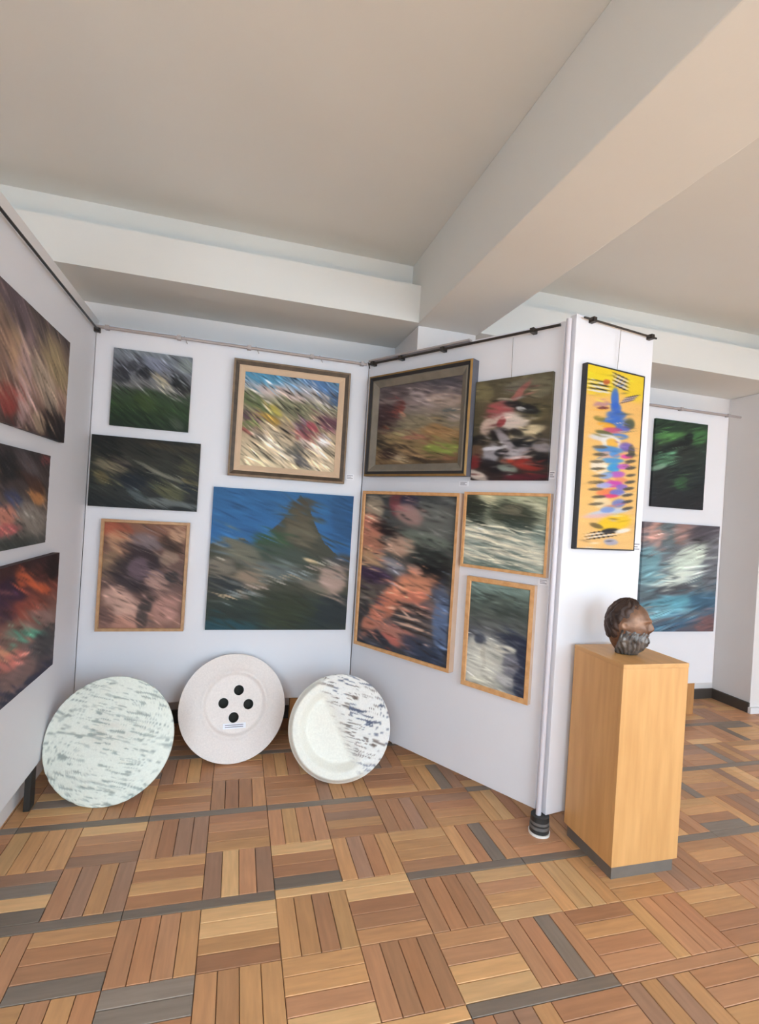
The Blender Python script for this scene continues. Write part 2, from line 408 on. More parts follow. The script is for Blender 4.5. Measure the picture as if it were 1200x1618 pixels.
def paint(w, h, spec, res=110):
    """colours (rows from the top) and relief of a painted surface; spec: grad, blobs, polygons, stroke settings"""
    nu = int(res * (w / max(w, h))) + 1; nv = int(res * (h / max(w, h))) + 1
    U, V = np.meshgrid(np.linspace(0, 1, nu), np.linspace(0, 1, nv))
    asp = w / h
    g = spec['grad']; vs_ = [a for a, _ in g]
    seed = spec.get('seed', 1); ang = R(spec.get('ang', 25))
    a_ = (U * asp * math.cos(ang) + V * math.sin(ang)); b_ = (-U * asp * math.sin(ang) + V * math.cos(ang))
    st = vn(a_ * 5, b_ * 34, seed) * .6 + vn(a_ * 9 + 7, b_ * 70 + 3, seed + 1) * .4 - .5
    big = vn(a_ * 3 + 11, b_ * 9 + 5, seed + 2) - .5
    Vw = V + big * spec.get('warp', .06) ; Uw = U + (vn(a_ * 4 + 3, b_ * 12, seed + 5) - .5) * spec.get('warp', .06)
    C = np.stack([np.interp(Vw, vs_, [c[i] for _, c in g]) for i in range(3)], -1).astype(float)
    for it in spec['items']:
        if it[0] == 'p':
            pts, col = it[1], np.array(it[2], float); ins = np.zeros(U.shape, bool); n = len(pts)
            for i in range(n):
                (x1, y1), (x2, y2) = pts[i], pts[(i + 1) % n]
                cond = ((y1 > Vw) != (y2 > Vw)); xi = (x2 - x1) * (Vw - y1) / ((y2 - y1) + 1e-9) + x1
                ins ^= cond & (Uw < xi)
            C[ins] = col
            continue
        u, v, ru, rv, an, col = it[:6]; al = it[6] if len(it) > 6 else .9
        an = R(an); du, dv = (Uw - u) * asp, (Vw - v)
        p = du * math.cos(an) + dv * math.sin(an); q = -du * math.sin(an) + dv * math.cos(an)
        r2 = (p / (ru * asp)) ** 2 + (q / rv) ** 2 + st * .6
        wgt = al / (1 + np.exp(np.clip((r2 - 1) * 5.0, -30, 30)))
        C = C * (1 - wgt[..., None]) + np.array(col, float) * wgt[..., None]
    rs = np.random.RandomState(seed + 9); ns = int(1.7 * spec.get('strokes', 220)); L = spec.get('len', .09); Wd = spec.get('wid', .011); jit = spec.get('jit', .22)
    C0 = C.copy()
    for i in range(ns):
        u, v = rs.rand(2); l = L * rs.uniform(.5, 1.5); wd = Wd * rs.uniform(.4, 1.1); an = ang + rs.normal() * .12
        su = np.clip(u + rs.normal() * .05, 0, 1); sv = np.clip(v + rs.normal() * .05, 0, 1)
        col = C0[int(sv * (nv - 1)), int(su * (nu - 1))] * (1 + rs.normal() * jit * 1.35)
        i0, i1 = int(max(0, (v - l) * nv)), int(min(nv, (v + l) * nv + 1)); j0, j1 = int(max(0, (u - l / asp) * nu)), int(min(nu, (u + l / asp) * nu + 1))
        if i1 <= i0 or j1 <= j0: continue
        du = (U[i0:i1, j0:j1] - u) * asp; dv = V[i0:i1, j0:j1] - v
        p = du * math.cos(an) + dv * math.sin(an); q = -du * math.sin(an) + dv * math.cos(an)
        wgt = .75 * np.exp(-((p / l) ** 2 * 2 + (q / wd) ** 2 * 1.2))[..., None]
        C[i0:i1, j0:j1] = C[i0:i1, j0:j1] * (1 - wgt) + col * wgt
    C = C * (1 + st[..., None] * spec.get('streak', .24))
    return np.clip(C, 4, 250), st

def canvas_mesh(name, w, h, d, C, relief, parent, amp=.0016, x0=0, z0=0):
    """box with a relief front (faces -y); back on y=0, front at y=-d"""
    nv, nu = C.shape[:2]
    X = np.linspace(0, w, nu) + x0; Z = np.linspace(h, 0, nv) + z0
    XX, ZZ = np.meshgrid(X, Z); YY = -d - relief * amp
    front = np.stack([XX, YY, ZZ], -1).reshape(-1, 3)
    idx = np.arange(nu * nv).reshape(nv, nu)
    faces = [(int(idx[i, j]), int(idx[i + 1, j]), int(idx[i + 1, j + 1]), int(idx[i, j + 1])) for i in range(nv - 1) for j in range(nu - 1)]
    ring = list(idx[0, :]) + list(idx[1:, -1]) + list(idx[-1, -2::-1]) + list(idx[-2:0:-1, 0]); n = len(ring)
    back = front[ring].copy(); back[:, 1] = 0.0; k = nu * nv
    for i in range(n):
        j = (i + 1) % n; faces.append((int(ring[j]), k + j, k + i, int(ring[i])))
    faces.append(tuple(k + i for i in range(n)))
    vs = np.concatenate([front, back])
    cols = lin(C.reshape(-1, 3)); cols = np.concatenate([cols, cols[ring]])
    o = mk(name, vs, faces, M['canvas'], parent)
    at = o.data.attributes.new('paint', 'FLOAT_COLOR', 'POINT')
    at.data.foreach_set('color', np.concatenate([np.clip(cols * PG, 0, .95), np.ones((len(cols), 1))], 1).astype(np.float32).ravel())
    return o
PGAIN = 1.0; PG = 1.0

def ring_frame(name, w, h, prof, material, parent, mats=None, bands=None):
    """mitred frame of outer size w x h; prof: list of (inset, depth) from the back outer edge to the inner edge"""
    vs, fs, fm = [], [], []
    for (s, d) in prof: vs += [(s, -d, s), (w - s, -d, s), (w - s, -d, h - s), (s, -d, h - s)]
    n = len(prof)
    for k in range(n):
        a, b = k * 4, ((k + 1) % n) * 4
        for i in range(4):
            j = (i + 1) % 4; fs.append((a + i, a + j, b + j, b + i)); fm.append(bands[k] if bands else 0)
    return mk(name, vs, fs, material, parent, mats=mats, fm=fm if mats else None)

def painting(panel, rect, spec, label, depth, frame=None, wires=(), wire_z=2.455, res=110, wire_off=.02, gain=1.0):
    global PG; PG = PGAIN * gain
    x0, x1, z0, z1 = rect; w, h = x1 - x0, z1 - z0
    root = empty('painting'); pm = panel_matrix(panel)
    root.matrix_world = pm @ Matrix.Translation((x0, -.001, z0))
    tag(root, label, 'painting', 'paintings on the display panels')
    if frame is None:
        C, rel = paint(w, h, spec, res); canvas_mesh('canvas', w, h, depth, C, rel, root)
    else:
        s = frame['inner']; iw, ih = w - 2 * s, h - 2 * s
        C, rel = paint(iw, ih, spec, res)
        canvas_mesh('canvas', iw, ih, frame.get('cdepth', depth * .55), C, rel, root, x0=s, z0=s)
        fr = ring_frame('frame', w, h, frame['prof'], None, root, frame['mats'], frame['bands'])
        if 'liner' in frame: ring_frame('liner', w, h, frame['liner'], frame['liner_mat'], fr)
    for wx in wires:
        tube('hanging_wire', (wx * w, -wire_off * .6, h - .01), (wx * w, -wire_off, wire_z - z0), .0016, M['wire'], root, 6)
    return root
def panel_matrix(p): return Matrix.Translation(p.location) @ Matrix.Rotation(p.rotation_euler.z, 4, 'Z')

def thin_frame(s, d, material, inner=None):
    return dict(inner=s, cdepth=d - .008, prof=[(0, 0), (0, d), (s * .85, d), (s, d - .006), (s, 0)], mats=[material, inner or material], bands=[0, 0, 1, 1, 0])

ox = .85    # panel A/E: local x = world x - origin
# --- back panel, left column
painting(pA, (-.748 + ox, -.317 + ox, 1.908, 2.359), dict(seed=3, ang=38, strokes=260, len=.10, grad=[(0, (122, 130, 138)), (.22, (104, 108, 118)), (.47, (112, 112, 112)), (.54, (52, 66, 48)), (.75, (40, 60, 32)), (1, (26, 42, 28))], items=[
    (.1, .33, .12, .1, 30, (42, 44, 50)), (.42, .27, .08, .13, 50, (26, 28, 32)), (.88, .38, .16, .07, 42, (24, 26, 28)), (.25, .2, .06, .1, 45, (60, 62, 70)),
    (.63, .36, .17, .05, 40, (186, 174, 144)), (.55, .16, .2, .07, 15, (126, 132, 152)), (.92, .13, .12, .08, 20, (132, 142, 138)), (.75, .5, .2, .04, 35, (136, 136, 132)), (.45, .68, .18, .1, 20, (52, 70, 34)), (.2, .85, .2, .1, 0, (28, 46, 28)), (.85, .92, .1, .05, 40, (66, 74, 62))]),
    'small unframed landscape of grey clouds over dark green, top left of back panel', .022)
painting(pA, (-.834 + ox, -.239 + ox, 1.431, 1.845), dict(seed=5, ang=26, strokes=240, len=.12, grad=[(0, (30, 31, 28)), (.35, (44, 45, 38)), (.7, (42, 46, 44)), (1, (30, 34, 36))], items=[
    (.17, .43, .15, .08, 15, (122, 112, 90)), (.1, .58, .09, .06, 38, (98, 90, 62)), (.28, .36, .1, .06, 35, (86, 74, 70)), (.62, .46, .26, .035, 20, (120, 118, 106)), (.92, .56, .1, .04, 18, (114, 104, 72)),
    (.72, .72, .17, .13, 20, (88, 90, 64)), (.76, .9, .3, .05, 4, (106, 112, 112)), (.42, .8, .16, .05, 32, (82, 92, 94)), (.38, .64, .13, .1, 0, (22, 28, 38)), (.75, .1, .3, .05, 5, (54, 48, 34)), (.9, .36, .1, .1, 0, (66, 66, 46)), (.5, .53, .25, .04, 22, (22, 24, 26)), (.93, .66, .1, .06, 18, (26, 32, 38)), (.15, .15, .15, .1, 30, (22, 24, 22))]),
    'dark unframed landscape with olive and grey streaks, middle of the left column on back panel', .024)
painting(pA, (-.755 + ox, -.272 + ox, .706, 1.361), dict(seed=8, ang=27, strokes=200, len=.07, jit=.14, grad=[(0, (132, 92, 74)), (.5, (96, 76, 72)), (1, (140, 104, 92))], items=[
    (.14, .07, .2, .09, 0, (158, 84, 62)), (.22, .2, .2, .11, 25, (190, 144, 112)), (.08, .42, .14, .14, 0, (146, 120, 94)), (.35, .5, .3, .17, 15, (50, 42, 46)), (.5, .3, .3, .1, 20, (46, 36, 40)), (.5, .16, .22, .07, 10, (118, 106, 110)),
    (.45, .43, .15, .09, 20, (108, 90, 100)), (.66, .53, .13, .09, 35, (190, 152, 140)), (.8, .3, .11, .09, 35, (150, 126, 110)), (.87, .5, .09, .06, 0, (40, 40, 42)), (.84, .18, .16, .06, 22, (62, 44, 36)), (.92, .1, .13, .06, 25, (186, 148, 120)),
    (.25, .77, .24, .12, 38, (208, 168, 152)), (.35, .93, .22, .09, 0, (194, 142, 124)), (.8, .8, .17, .14, 0, (182, 136, 124)), (.53, .85, .08, .18, 12, (66, 58, 56)), (.08, .9, .1, .12, 0, (108, 82, 76))]),
    'framed brown and pink portrait, lowest in the left column of back panel', .034, thin_frame(.018, .034, M['frame_tan']))
# --- back panel, right column
fr4 = dict(inner=.07, cdepth=.03, prof=[(0, 0), (0, .05), (.012, .056), (.034, .046), (.034, 0)], mats=[M['frame_dark'], M['frame_taupe']], bands=[0, 1, 0, 0, 0],
           liner=[(.034, 0), (.034, .046), (.043, .05), (.07, .034), (.07, 0)], liner_mat=M['liner'])
painting(pA, (-.073 + ox, .657 + ox, 1.668, 2.387), dict(seed=13, ang=34, strokes=420, len=.085, wid=.011, jit=.3, grad=[(0, (92, 136, 170)), (.1, (146, 164, 184)), (.2, (192, 178, 176)), (.3, (136, 134, 108)), (.5, (156, 136, 110)), (.75, (196, 176, 146)), (1, (210, 190, 156))], items=[
    (.15, .03, .25, .07, 8, (78, 142, 176)), (.82, .07, .25, .07, 14, (70, 104, 150)), (.97, .2, .06, .06, 0, (54, 80, 112)), (.42, .2, .22, .06, 15, (212, 188, 178)), (.8, .2, .12, .06, 20, (148, 142, 140)), (.15, .31, .22, .09, 22, (88, 100, 62)), (.35, .36, .08, .05, 32, (184, 168, 78)), (.25, .47, .13, .06, 12, (172, 136, 60)),
    (.07, .5, .11, .06, 32, (76, 54, 66)), (.1, .63, .14, .045, 24, (156, 76, 70)), (.06, .57, .08, .04, 0, (112, 128, 70)), (.55, .36, .22, .08, 26, (110, 110, 84)), (.65, .52, .11, .06, 20, (114, 88, 104)), (.66, .64, .11, .09, 30, (130, 64, 66)), (.9, .45, .14, .07, 12, (84, 48, 64)),
    (.75, .52, .07, .05, 40, (168, 70, 82)), (.88, .65, .08, .08, 20, (214, 204, 204)), (.57, .77, .07, .13, 50, (84, 84, 80)), (.64, .92, .11, .06, 36, (74, 74, 80)), (.3, .76, .27, .045, 35, (238, 224, 204)), (.76, .73, .17, .035, 30, (242, 228, 212)), (.35, .62, .2, .04, 32, (210, 190, 160)), (.2, .9, .2, .05, 30, (222, 204, 170)), (.85, .87, .15, .06, 25, (206, 186, 158)), (.2, .72, .1, .03, 35, (70, 66, 60))]),
    'bright hillside landscape in a wide beige and brown frame on back panel', .05, fr4, res=130)
mount = [(.6, .02), (.66, .07), (.72, .22), (.8, .36), (.9, .45), (1.1, .47), (1.1, 1.1), (-.1, 1.1), (-.1, .42), (.12, .36), (.22, .35), (.3, .4), (.38, .31), (.5, .19), (.56, .08)]
painting(pA, (-.148 + ox, .732 + ox, .712, 1.592), dict(seed=21, ang=17, strokes=300, len=.085, wid=.01, jit=.09, warp=.012, streak=.1, grad=[(0, (44, 94, 140)), (.25, (44, 98, 150)), (.5, (48, 104, 160)), (1, (40, 80, 120))], items=[
    (.95, .15, .12, .25, 0, (36, 78, 120)), ('p', mount, (64, 65, 54)), (.42, .37, .12, .08, 15, (48, 80, 52)), (.61, .09, .045, .1, 80, (70, 60, 46)), (.6, .2, .1, .08, 20, (84, 76, 58)), (.62, .3, .12, .08, 15, (96, 90, 72)), (.5, .46, .25, .06, 10, (62, 74, 66)), (.5, .58, .25, .05, 12, (100, 110, 110)), (.2, .44, .16, .07, 20, (110, 108, 94)), (.08, .55, .1, .06, 10, (128, 118, 106)), (.95, .5, .12, .06, 10, (66, 66, 68)),
    (.3, .64, .12, .06, 15, (146, 126, 108)), (.88, .63, .1, .11, 0, (184, 156, 144)), (.74, .51, .09, .016, 20, (228, 202, 160)), (.15, .74, .1, .012, 20, (178, 182, 180)), (.4, .77, .12, .012, 22, (150, 144, 134)), (.1, .68, .14, .06, 8, (36, 42, 46)), (.5, .9, .7, .14, 0, (38, 50, 46)), (.55, .86, .2, .12, 0, (46, 52, 34)), (.1, .98, .25, .05, 0, (34, 72, 84)), (.92, .86, .15, .12, 0, (36, 44, 48)), (.75, .68, .12, .03, 20, (120, 112, 100))] + [(.08 + .85 * ((i * .618) % 1), .5 + .3 * ((i * .377) % 1), .035 + .03 * ((i * .71) % 1), .006, 20, [(196, 190, 176), (206, 178, 146), (150, 160, 162), (178, 160, 150)][i % 4], .8) for i in range(26)] + [(.1, .3, .05, .006, 18, (96, 136, 176), .6), (.06, .4, .06, .008, 18, (120, 150, 178), .6)]),
    'blue-sky painting of a pointed mountain, large and unframed, low on back panel', .024, res=130)

# --- angled panel
fr6 = dict(inner=.075, cdepth=.035, prof=[(0, 0), (0, .06), (.012, .066), (.03, .058), (.03, 0)], mats=[M['frame_side'], M['frame_gold'], M['frame_black']], bands=[0, 1, 2, 2, 2],
           liner=[(.03, 0), (.03, .056), (.04, .058), (.075, .04), (.075, 0)], liner_mat=M['frame_grey'])
painting(pB, (.071, .855, 1.726, 2.371), dict(seed=31, ang=14, strokes=260, len=.11, wid=.014, jit=.16, grad=[(0, (92, 84, 88)), (.25, (132, 118, 116)), (.5, (126, 118, 102)), (.7, (138, 118, 84)), (1, (116, 94, 68))], items=[
    (.1, .42, .18, .17, 0, (60, 42, 46)), (.27, .28, .07, .09, 0, (116, 58, 54)), (.32, .37, .06, .016, 25, (226, 160, 128)), (.55, .22, .22, .06, 25, (178, 162, 160)), (.82, .27, .2, .08, 10, (172, 152, 140)), (.8, .07, .27, .06, 8, (74, 70, 76)), (.2, .1, .2, .07, 0, (84, 74, 76)), (.9, .4, .1, .02, 0, (92, 98, 100)), (.93, .48, .1, .03, 0, (158, 142, 132)), (.55, .5, .3, .09, 5, (132, 122, 100)), (.8, .63, .22, .08, 6, (154, 118, 78)), (.1, .53, .05, .03, 15, (150, 90, 72)),
    (.3, .65, .13, .035, 15, (176, 166, 122)), (.5, .68, .18, .03, 0, (156, 98, 88)), (.8, .82, .2, .045, 4, (130, 148, 70)), (.1, .74, .17, .07, 25, (44, 40, 38)), (.35, .8, .17, .035, 20, (54, 46, 40)), (.5, .88, .25, .05, 10, (170, 138, 100)), (.3, .93, .1, .03, 15, (186, 174, 146)), (.6, .965, .3, .028, 8, (58, 48, 40)), (.15, .86, .12, .05, 15, (46, 32, 34)), (.93, .92, .08, .05, 0, (140, 96, 74))]),
    'hazy brown landscape in a deep dark frame, upper left of angled panel', .06, fr6)
painting(pB, (.86, 1.30, 1.707, 2.247), dict(seed=41, ang=6, strokes=140, len=.07, wid=.012, jit=.15, warp=.05, grad=[(0, (88, 82, 64)), (.4, (84, 76, 56)), (.7, (70, 62, 54)), (1, (44, 32, 32))], items=[
    (.1, .13, .14, .1, 0, (124, 114, 82)), (.6, .08, .2, .06, 0, (110, 106, 94)), (.85, .12, .15, .1, 0, (112, 106, 86)), (.85, .35, .12, .08, 0, (96, 88, 62)), (.57, .17, .2, .035, -42, (164, 100, 94)), (.4, .22, .1, .03, 12, (190, 178, 162)), (.35, .33, .18, .08, 12, (172, 84, 88)), (.62, .3, .25, .04, 16, (26, 26, 30)), (.62, .32, .07, .014, 10, (206, 206, 206)), (.5, .43, .22, .085, 4, (226, 212, 202)), (.2, .46, .12, .075, -28, (202, 176, 164)), (.38, .43, .05, .06, 30, (150, 56, 60)), (.72, .55, .22, .05, -12, (214, 198, 162)), (.35, .55, .13, .06, 0, (26, 20, 22)), (.58, .55, .1, .035, 15, (34, 32, 30)),
    (.05, .58, .12, .05, 0, (26, 26, 26)), (.72, .67, .18, .09, 10, (20, 22, 26)), (.47, .63, .22, .045, 42, (160, 154, 160)), (.25, .74, .12, .1, 60, (158, 156, 164)), (.3, .68, .2, .02, 0, (204, 204, 212)), (.42, .73, .1, .035, 0, (24, 24, 28)), (.6, .76, .17, .05, -15, (174, 168, 174)), (.06, .7, .09, .08, 0, (104, 80, 62)), (.05, .82, .1, .05, 0, (122, 40, 42)), (.9, .7, .12, .05, 12, (148, 142, 146)), (.3, .86, .2, .06, 20, (24, 20, 24)), (.75, .87, .2, .05, 8, (152, 48, 40)), (.5, .82, .1, .022, 10, (164, 58, 38)), (.66, .8, .16, .016, 0, (204, 178, 172)), (.93, .82, .1, .06, 0, (22, 22, 26)), (.5, .89, .13, .035, 12, (140, 150, 140)), (.1, .94, .16, .045, 24, (218, 206, 196)), (.7, .98, .3, .03, 0, (92, 30, 42))]),
    'unframed red, black and white portrait of a figure in a hat on angled panel', .022, wires=(.47,))
str8 = []
for i in range(7):
    str8.append((.62, .685 + i * .027, .2, .0085, 6, (232, 190, 165) if i % 2 else (52, 42, 40), .85))
fr8 = dict(inner=.02, cdepth=.034, prof=[(0, 0), (0, .045), (.017, .045), (.02, .04), (.02, 0)], mats=[M['frame_pink'], M['frame_wood']], bands=[0, 1, 1, 1, 0])
painting(pB, (.058, .811, .632, 1.632), dict(seed=51, ang=9, strokes=280, len=.06, wid=.008, jit=.25, warp=.04, grad=[(0, (66, 70, 72)), (.3, (86, 88, 84)), (.6, (92, 84, 82)), (1, (66, 68, 76))], items=[
    (.12, .1, .12, .08, 0, (176, 160, 138)), (.38, .05, .07, .08, 0, (122, 66, 72)), (.53, .04, .1, .06, 0, (54, 50, 72)), (.78, .14, .22, .12, 0, (106, 108, 104)), (.1, .2, .17, .06, 20, (206, 134, 112)), (.27, .22, .17, .03, 14, (34, 26, 28)), (.52, .12, .14, .06, 10, (170, 136, 130)), (.7, .27, .27, .06, 8, (114, 124, 114)), (.1, .33, .16, .1, 15, (204, 138, 112)), (.1, .4, .05, .02, 0, (90, 60, 48)), (.43, .32, .17, .06, 5, (200, 162, 140)), (.77, .38, .22, .08, 8, (42, 46, 44)), (.15, .43, .17, .045, 10, (206, 166, 128)), (.38, .46, .17, .045, 15, (150, 150, 160)),
    (.75, .48, .22, .065, 0, (22, 22, 24)), (.62, .465, .09, .03, 10, (232, 172, 150)), (.15, .53, .22, .05, 4, (68, 52, 80)), (.1, .68, .12, .07, 0, (116, 110, 102)), (.08, .8, .1, .1, 0, (64, 62, 64)), (.36, .68, .32, .075, -48, (222, 136, 108)), (.62, .565, .24, .07, -10, (232, 156, 122)), (.62, .62, .15, .04, -10, (206, 126, 104)), (.17, .84, .2, .06, -48, (214, 138, 114)), (.78, .68, .1, .06, 0, (120, 100, 100)), (.45, .88, .24, .05, 6, (206, 140, 122)), (.4, .93, .12, .03, 8, (196, 112, 100)), (.91, .75, .08, .22, 2, (98, 120, 158)), (.75, .94, .22, .05, 15, (52, 62, 84)), (.25, .95, .17, .035, 15, (44, 44, 52)), (.9, .58, .1, .04, 20, (80, 90, 110))] + str8),
    'tall figure painting in a light wood frame, lower left of angled panel', .045, fr8, res=130)
bands9 = []
for i in range(10):
    bands9.append((.45 + .1 * math.sin(i * 2.3), .44 + i * .056, .5, .016 + .006 * (i % 3), 6, (244, 238, 214) if i % 2 == 0 else (112, 126, 120), .9))
painting(pB, (.832, 1.33, 1.229, 1.642), dict(seed=61, ang=8, strokes=200, len=.14, wid=.012, jit=.12, grad=[(0, (160, 164, 136)), (.3, (140, 146, 128)), (.5, (190, 192, 176)), (.85, (200, 200, 184)), (1, (120, 134, 126))], items=[
    (.25, .06, .16, .07, 0, (222, 216, 178)), (.85, .1, .18, .06, 18, (206, 206, 176)), (.06, .15, .22, .17, 30, (32, 36, 30)), (.6, .25, .3, .15, 6, (48, 54, 44)), (.57, .2, .14, .06, 0, (118, 114, 96)), (.75, .42, .27, .06, 10, (54, 64, 58)), (.15, .36, .2, .05, 25, (36, 42, 36)), (.93, .5, .1, .12, 0, (128, 146, 138))] + bands9 + [(.4, .97, .6, .03, 4, (112, 128, 120))]),
    'small seascape of white surf under dark hills on angled panel', .03, dict(inner=.016, cdepth=.024, prof=[(0, 0), (0, .03), (.014, .03), (.016, .026), (.016, 0)], mats=[M['frame_pink'], M['frame_wood']], bands=[0, 1, 1, 1, 0]))
painting(pB, (.883, 1.277, .59, 1.183), dict(seed=71, ang=8, strokes=150, len=.09, wid=.012, jit=.15, grad=[(0, (122, 144, 138)), (.15, (88, 100, 94)), (.3, (78, 86, 82)), (.42, (92, 96, 98)), (.5, (70, 74, 84)), (1, (120, 122, 124))], items=[
    (.2, .15, .2, .05, 5, (70, 80, 76)), (.7, .25, .25, .04, 5, (64, 72, 68)), (.6, .4, .4, .03, 8, (110, 114, 114)), (.28, .77, .36, .28, 0, (220, 220, 208)), (.22, .56, .11, .065, 0, (62, 68, 84)), (.85, .5, .3, .06, 8, (42, 48, 68)), (.66, .61, .17, .04, 0, (236, 232, 216)), (.93, .78, .1, .28, 0, (38, 44, 66)), (.75, .74, .13, .09, 0, (122, 122, 132)), (.3, .74, .04, .15, 0, (186, 184, 172)), (.7, .88, .15, .05, 0, (190, 190, 190)), (.3, .96, .35, .04, 0, (204, 204, 190))]),
    'white house under a grey green hillside, framed, lowest on angled panel', .03, dict(inner=.026, cdepth=.024, prof=[(0, 0), (0, .03), (.022, .03), (.026, .026), (.026, 0)], mats=[M['frame_pink'], M['frame_wood']], bands=[0, 1, 1, 1, 0]))

# --- yellow painting on the end panel
it = [(.18, .06, .3, .07, 0, (252, 222, 30)), (.85, .07, .2, .06, 0, (250, 216, 40))]
for i in range(6): it.append((.17 + .01 * i, .082 + i * .011, .2, .0045, -4, (30, 28, 34) if i % 2 == 0 else (236, 232, 226), .95))
for i in range(7): it.append((.58, .02 + i * .011, .15, .0045, 8, (40, 38, 60) if i % 2 == 0 else (226, 222, 232), .95))
for i in range(5): it.append((.72 + .02 * i, .125 + (4 - i) * .009, .14, .004, -18, (60, 50, 80) if i % 2 == 0 else (214, 196, 196), .95))
it += [(.33, .075, .06, .012, -20, (206, 100, 50)), (.5, .16, .07, .045, 0, (48, 108, 214)), (.52, .21, .1, .022, 0, (44, 100, 206)), (.27, .2, .14, .012, -10, (190, 140, 150)), (.3, .22, .1, .006, -6, (110, 50, 60)), (.53, .25, .17, .02, -6, (52, 106, 204)), (.5, .285, .22, .02, -6, (40, 104, 212)), (.78, .28, .1, .022, -10, (62, 78, 66)), (.25, .285, .1, .012, 0, (128, 120, 52)), (.4, .315, .16, .012, 0, (250, 176, 40)), (.66, .315, .13, .015, -6, (82, 100, 200)), (.5, .335, .17, .012, -6, (196, 80, 130)), (.6, .36, .17, .012, -6, (70, 130, 220)), (.35, .36, .15, .01, 0, (90, 96, 60)),
       (.33, .385, .24, .014, -4, (226, 226, 236)), (.48, .405, .17, .03, 0, (248, 246, 244)), (.5, .41, .1, .022, 0, (250, 184, 60)), (.76, .41, .13, .02, -4, (110, 90, 190)), (.45, .445, .24, .016, -4, (70, 140, 220)), (.85, .43, .06, .03, 0, (84, 84, 70)), (.42, .475, .14, .014, -6, (224, 178, 166)), (.76, .465, .12, .01, -6, (226, 60, 170)), (.55, .468, .1, .012, 0, (70, 150, 230)), (.52, .5, .2, .012, -4, (60, 150, 228)), (.3, .545, .16, .03, 0, (250, 238, 222)), (.55, .535, .12, .02, -8, (44, 156, 236)), (.72, .525, .12, .012, -6, (200, 90, 210)), (.62, .575, .15, .014, -6, (184, 90, 206)), (.42, .59, .13, .014, -8, (130, 170, 236)), (.7, .6, .12, .01, 0, (240, 150, 110)),
       (.56, .63, .16, .014, -8, (206, 60, 190)), (.4, .645, .13, .012, -8, (170, 180, 240)), (.72, .64, .1, .012, -6, (140, 110, 210)), (.45, .68, .18, .014, -8, (246, 130, 80)), (.64, .675, .13, .014, -6, (110, 120, 220)), (.5, .7, .16, .008, -6, (230, 60, 130)), (.38, .74, .16, .026, 0, (250, 226, 180)), (.68, .735, .12, .018, -8, (120, 140, 210)), (.5, .79, .36, .014, -8, (200, 216, 244)), (.48, .775, .13, .014, -6, (130, 160, 226)), (.35, .815, .3, .01, -6, (232, 190, 190)), (.62, .85, .3, .034, -10, (252, 206, 24)), (.3, .875, .12, .01, 10, (120, 100, 60))]
for i in range(9):
    v = .44 + i * .0385
    it.append((.28 + .03 * math.sin(i * 2), v, .13, .0065, -6, (84, 78, 62) if i % 2 else (110, 96, 74), .9)); it.append((.85 - .02 * math.cos(i), v + .012, .1, .007, -10, (72, 70, 66), .9))
for i in range(5): it.append((.42, .905 + i * .009, .27, .0036, -8, (34, 30, 34) if i % 2 == 0 else (250, 240, 226), .95))
it += [(.55, .9, .14, .012, -6, (30, 28, 34)), (.78, .895, .14, .01, -10, (250, 246, 240)), (.58, .965, .12, .014, 0, (176, 178, 206))]
painting(pD, (.055, .462, 1.381, 2.282), dict(seed=81, ang=-7, strokes=60, len=.05, wid=.006, jit=.05, warp=.014, streak=.06, grad=[(0, (250, 214, 50)), (.1, (250, 206, 80)), (.17, (252, 196, 112)), (.6, (252, 198, 116)), (1, (252, 202, 130))], items=[q[:3] + (q[3] * (1.3 if q[3] > .005 else 1.0),) + q[4:] for q in it]),
    'tall narrow yellow painting with a blue and magenta column of shapes', .03, dict(inner=.007, cdepth=.029, prof=[(0, 0), (0, .03), (.006, .03), (.007, .028), (.007, 0)], mats=[M['frame_black']], bands=[0, 0, 0, 0, 0]), wires=(.55,), wire_z=2.488, gain=.72, res=210)

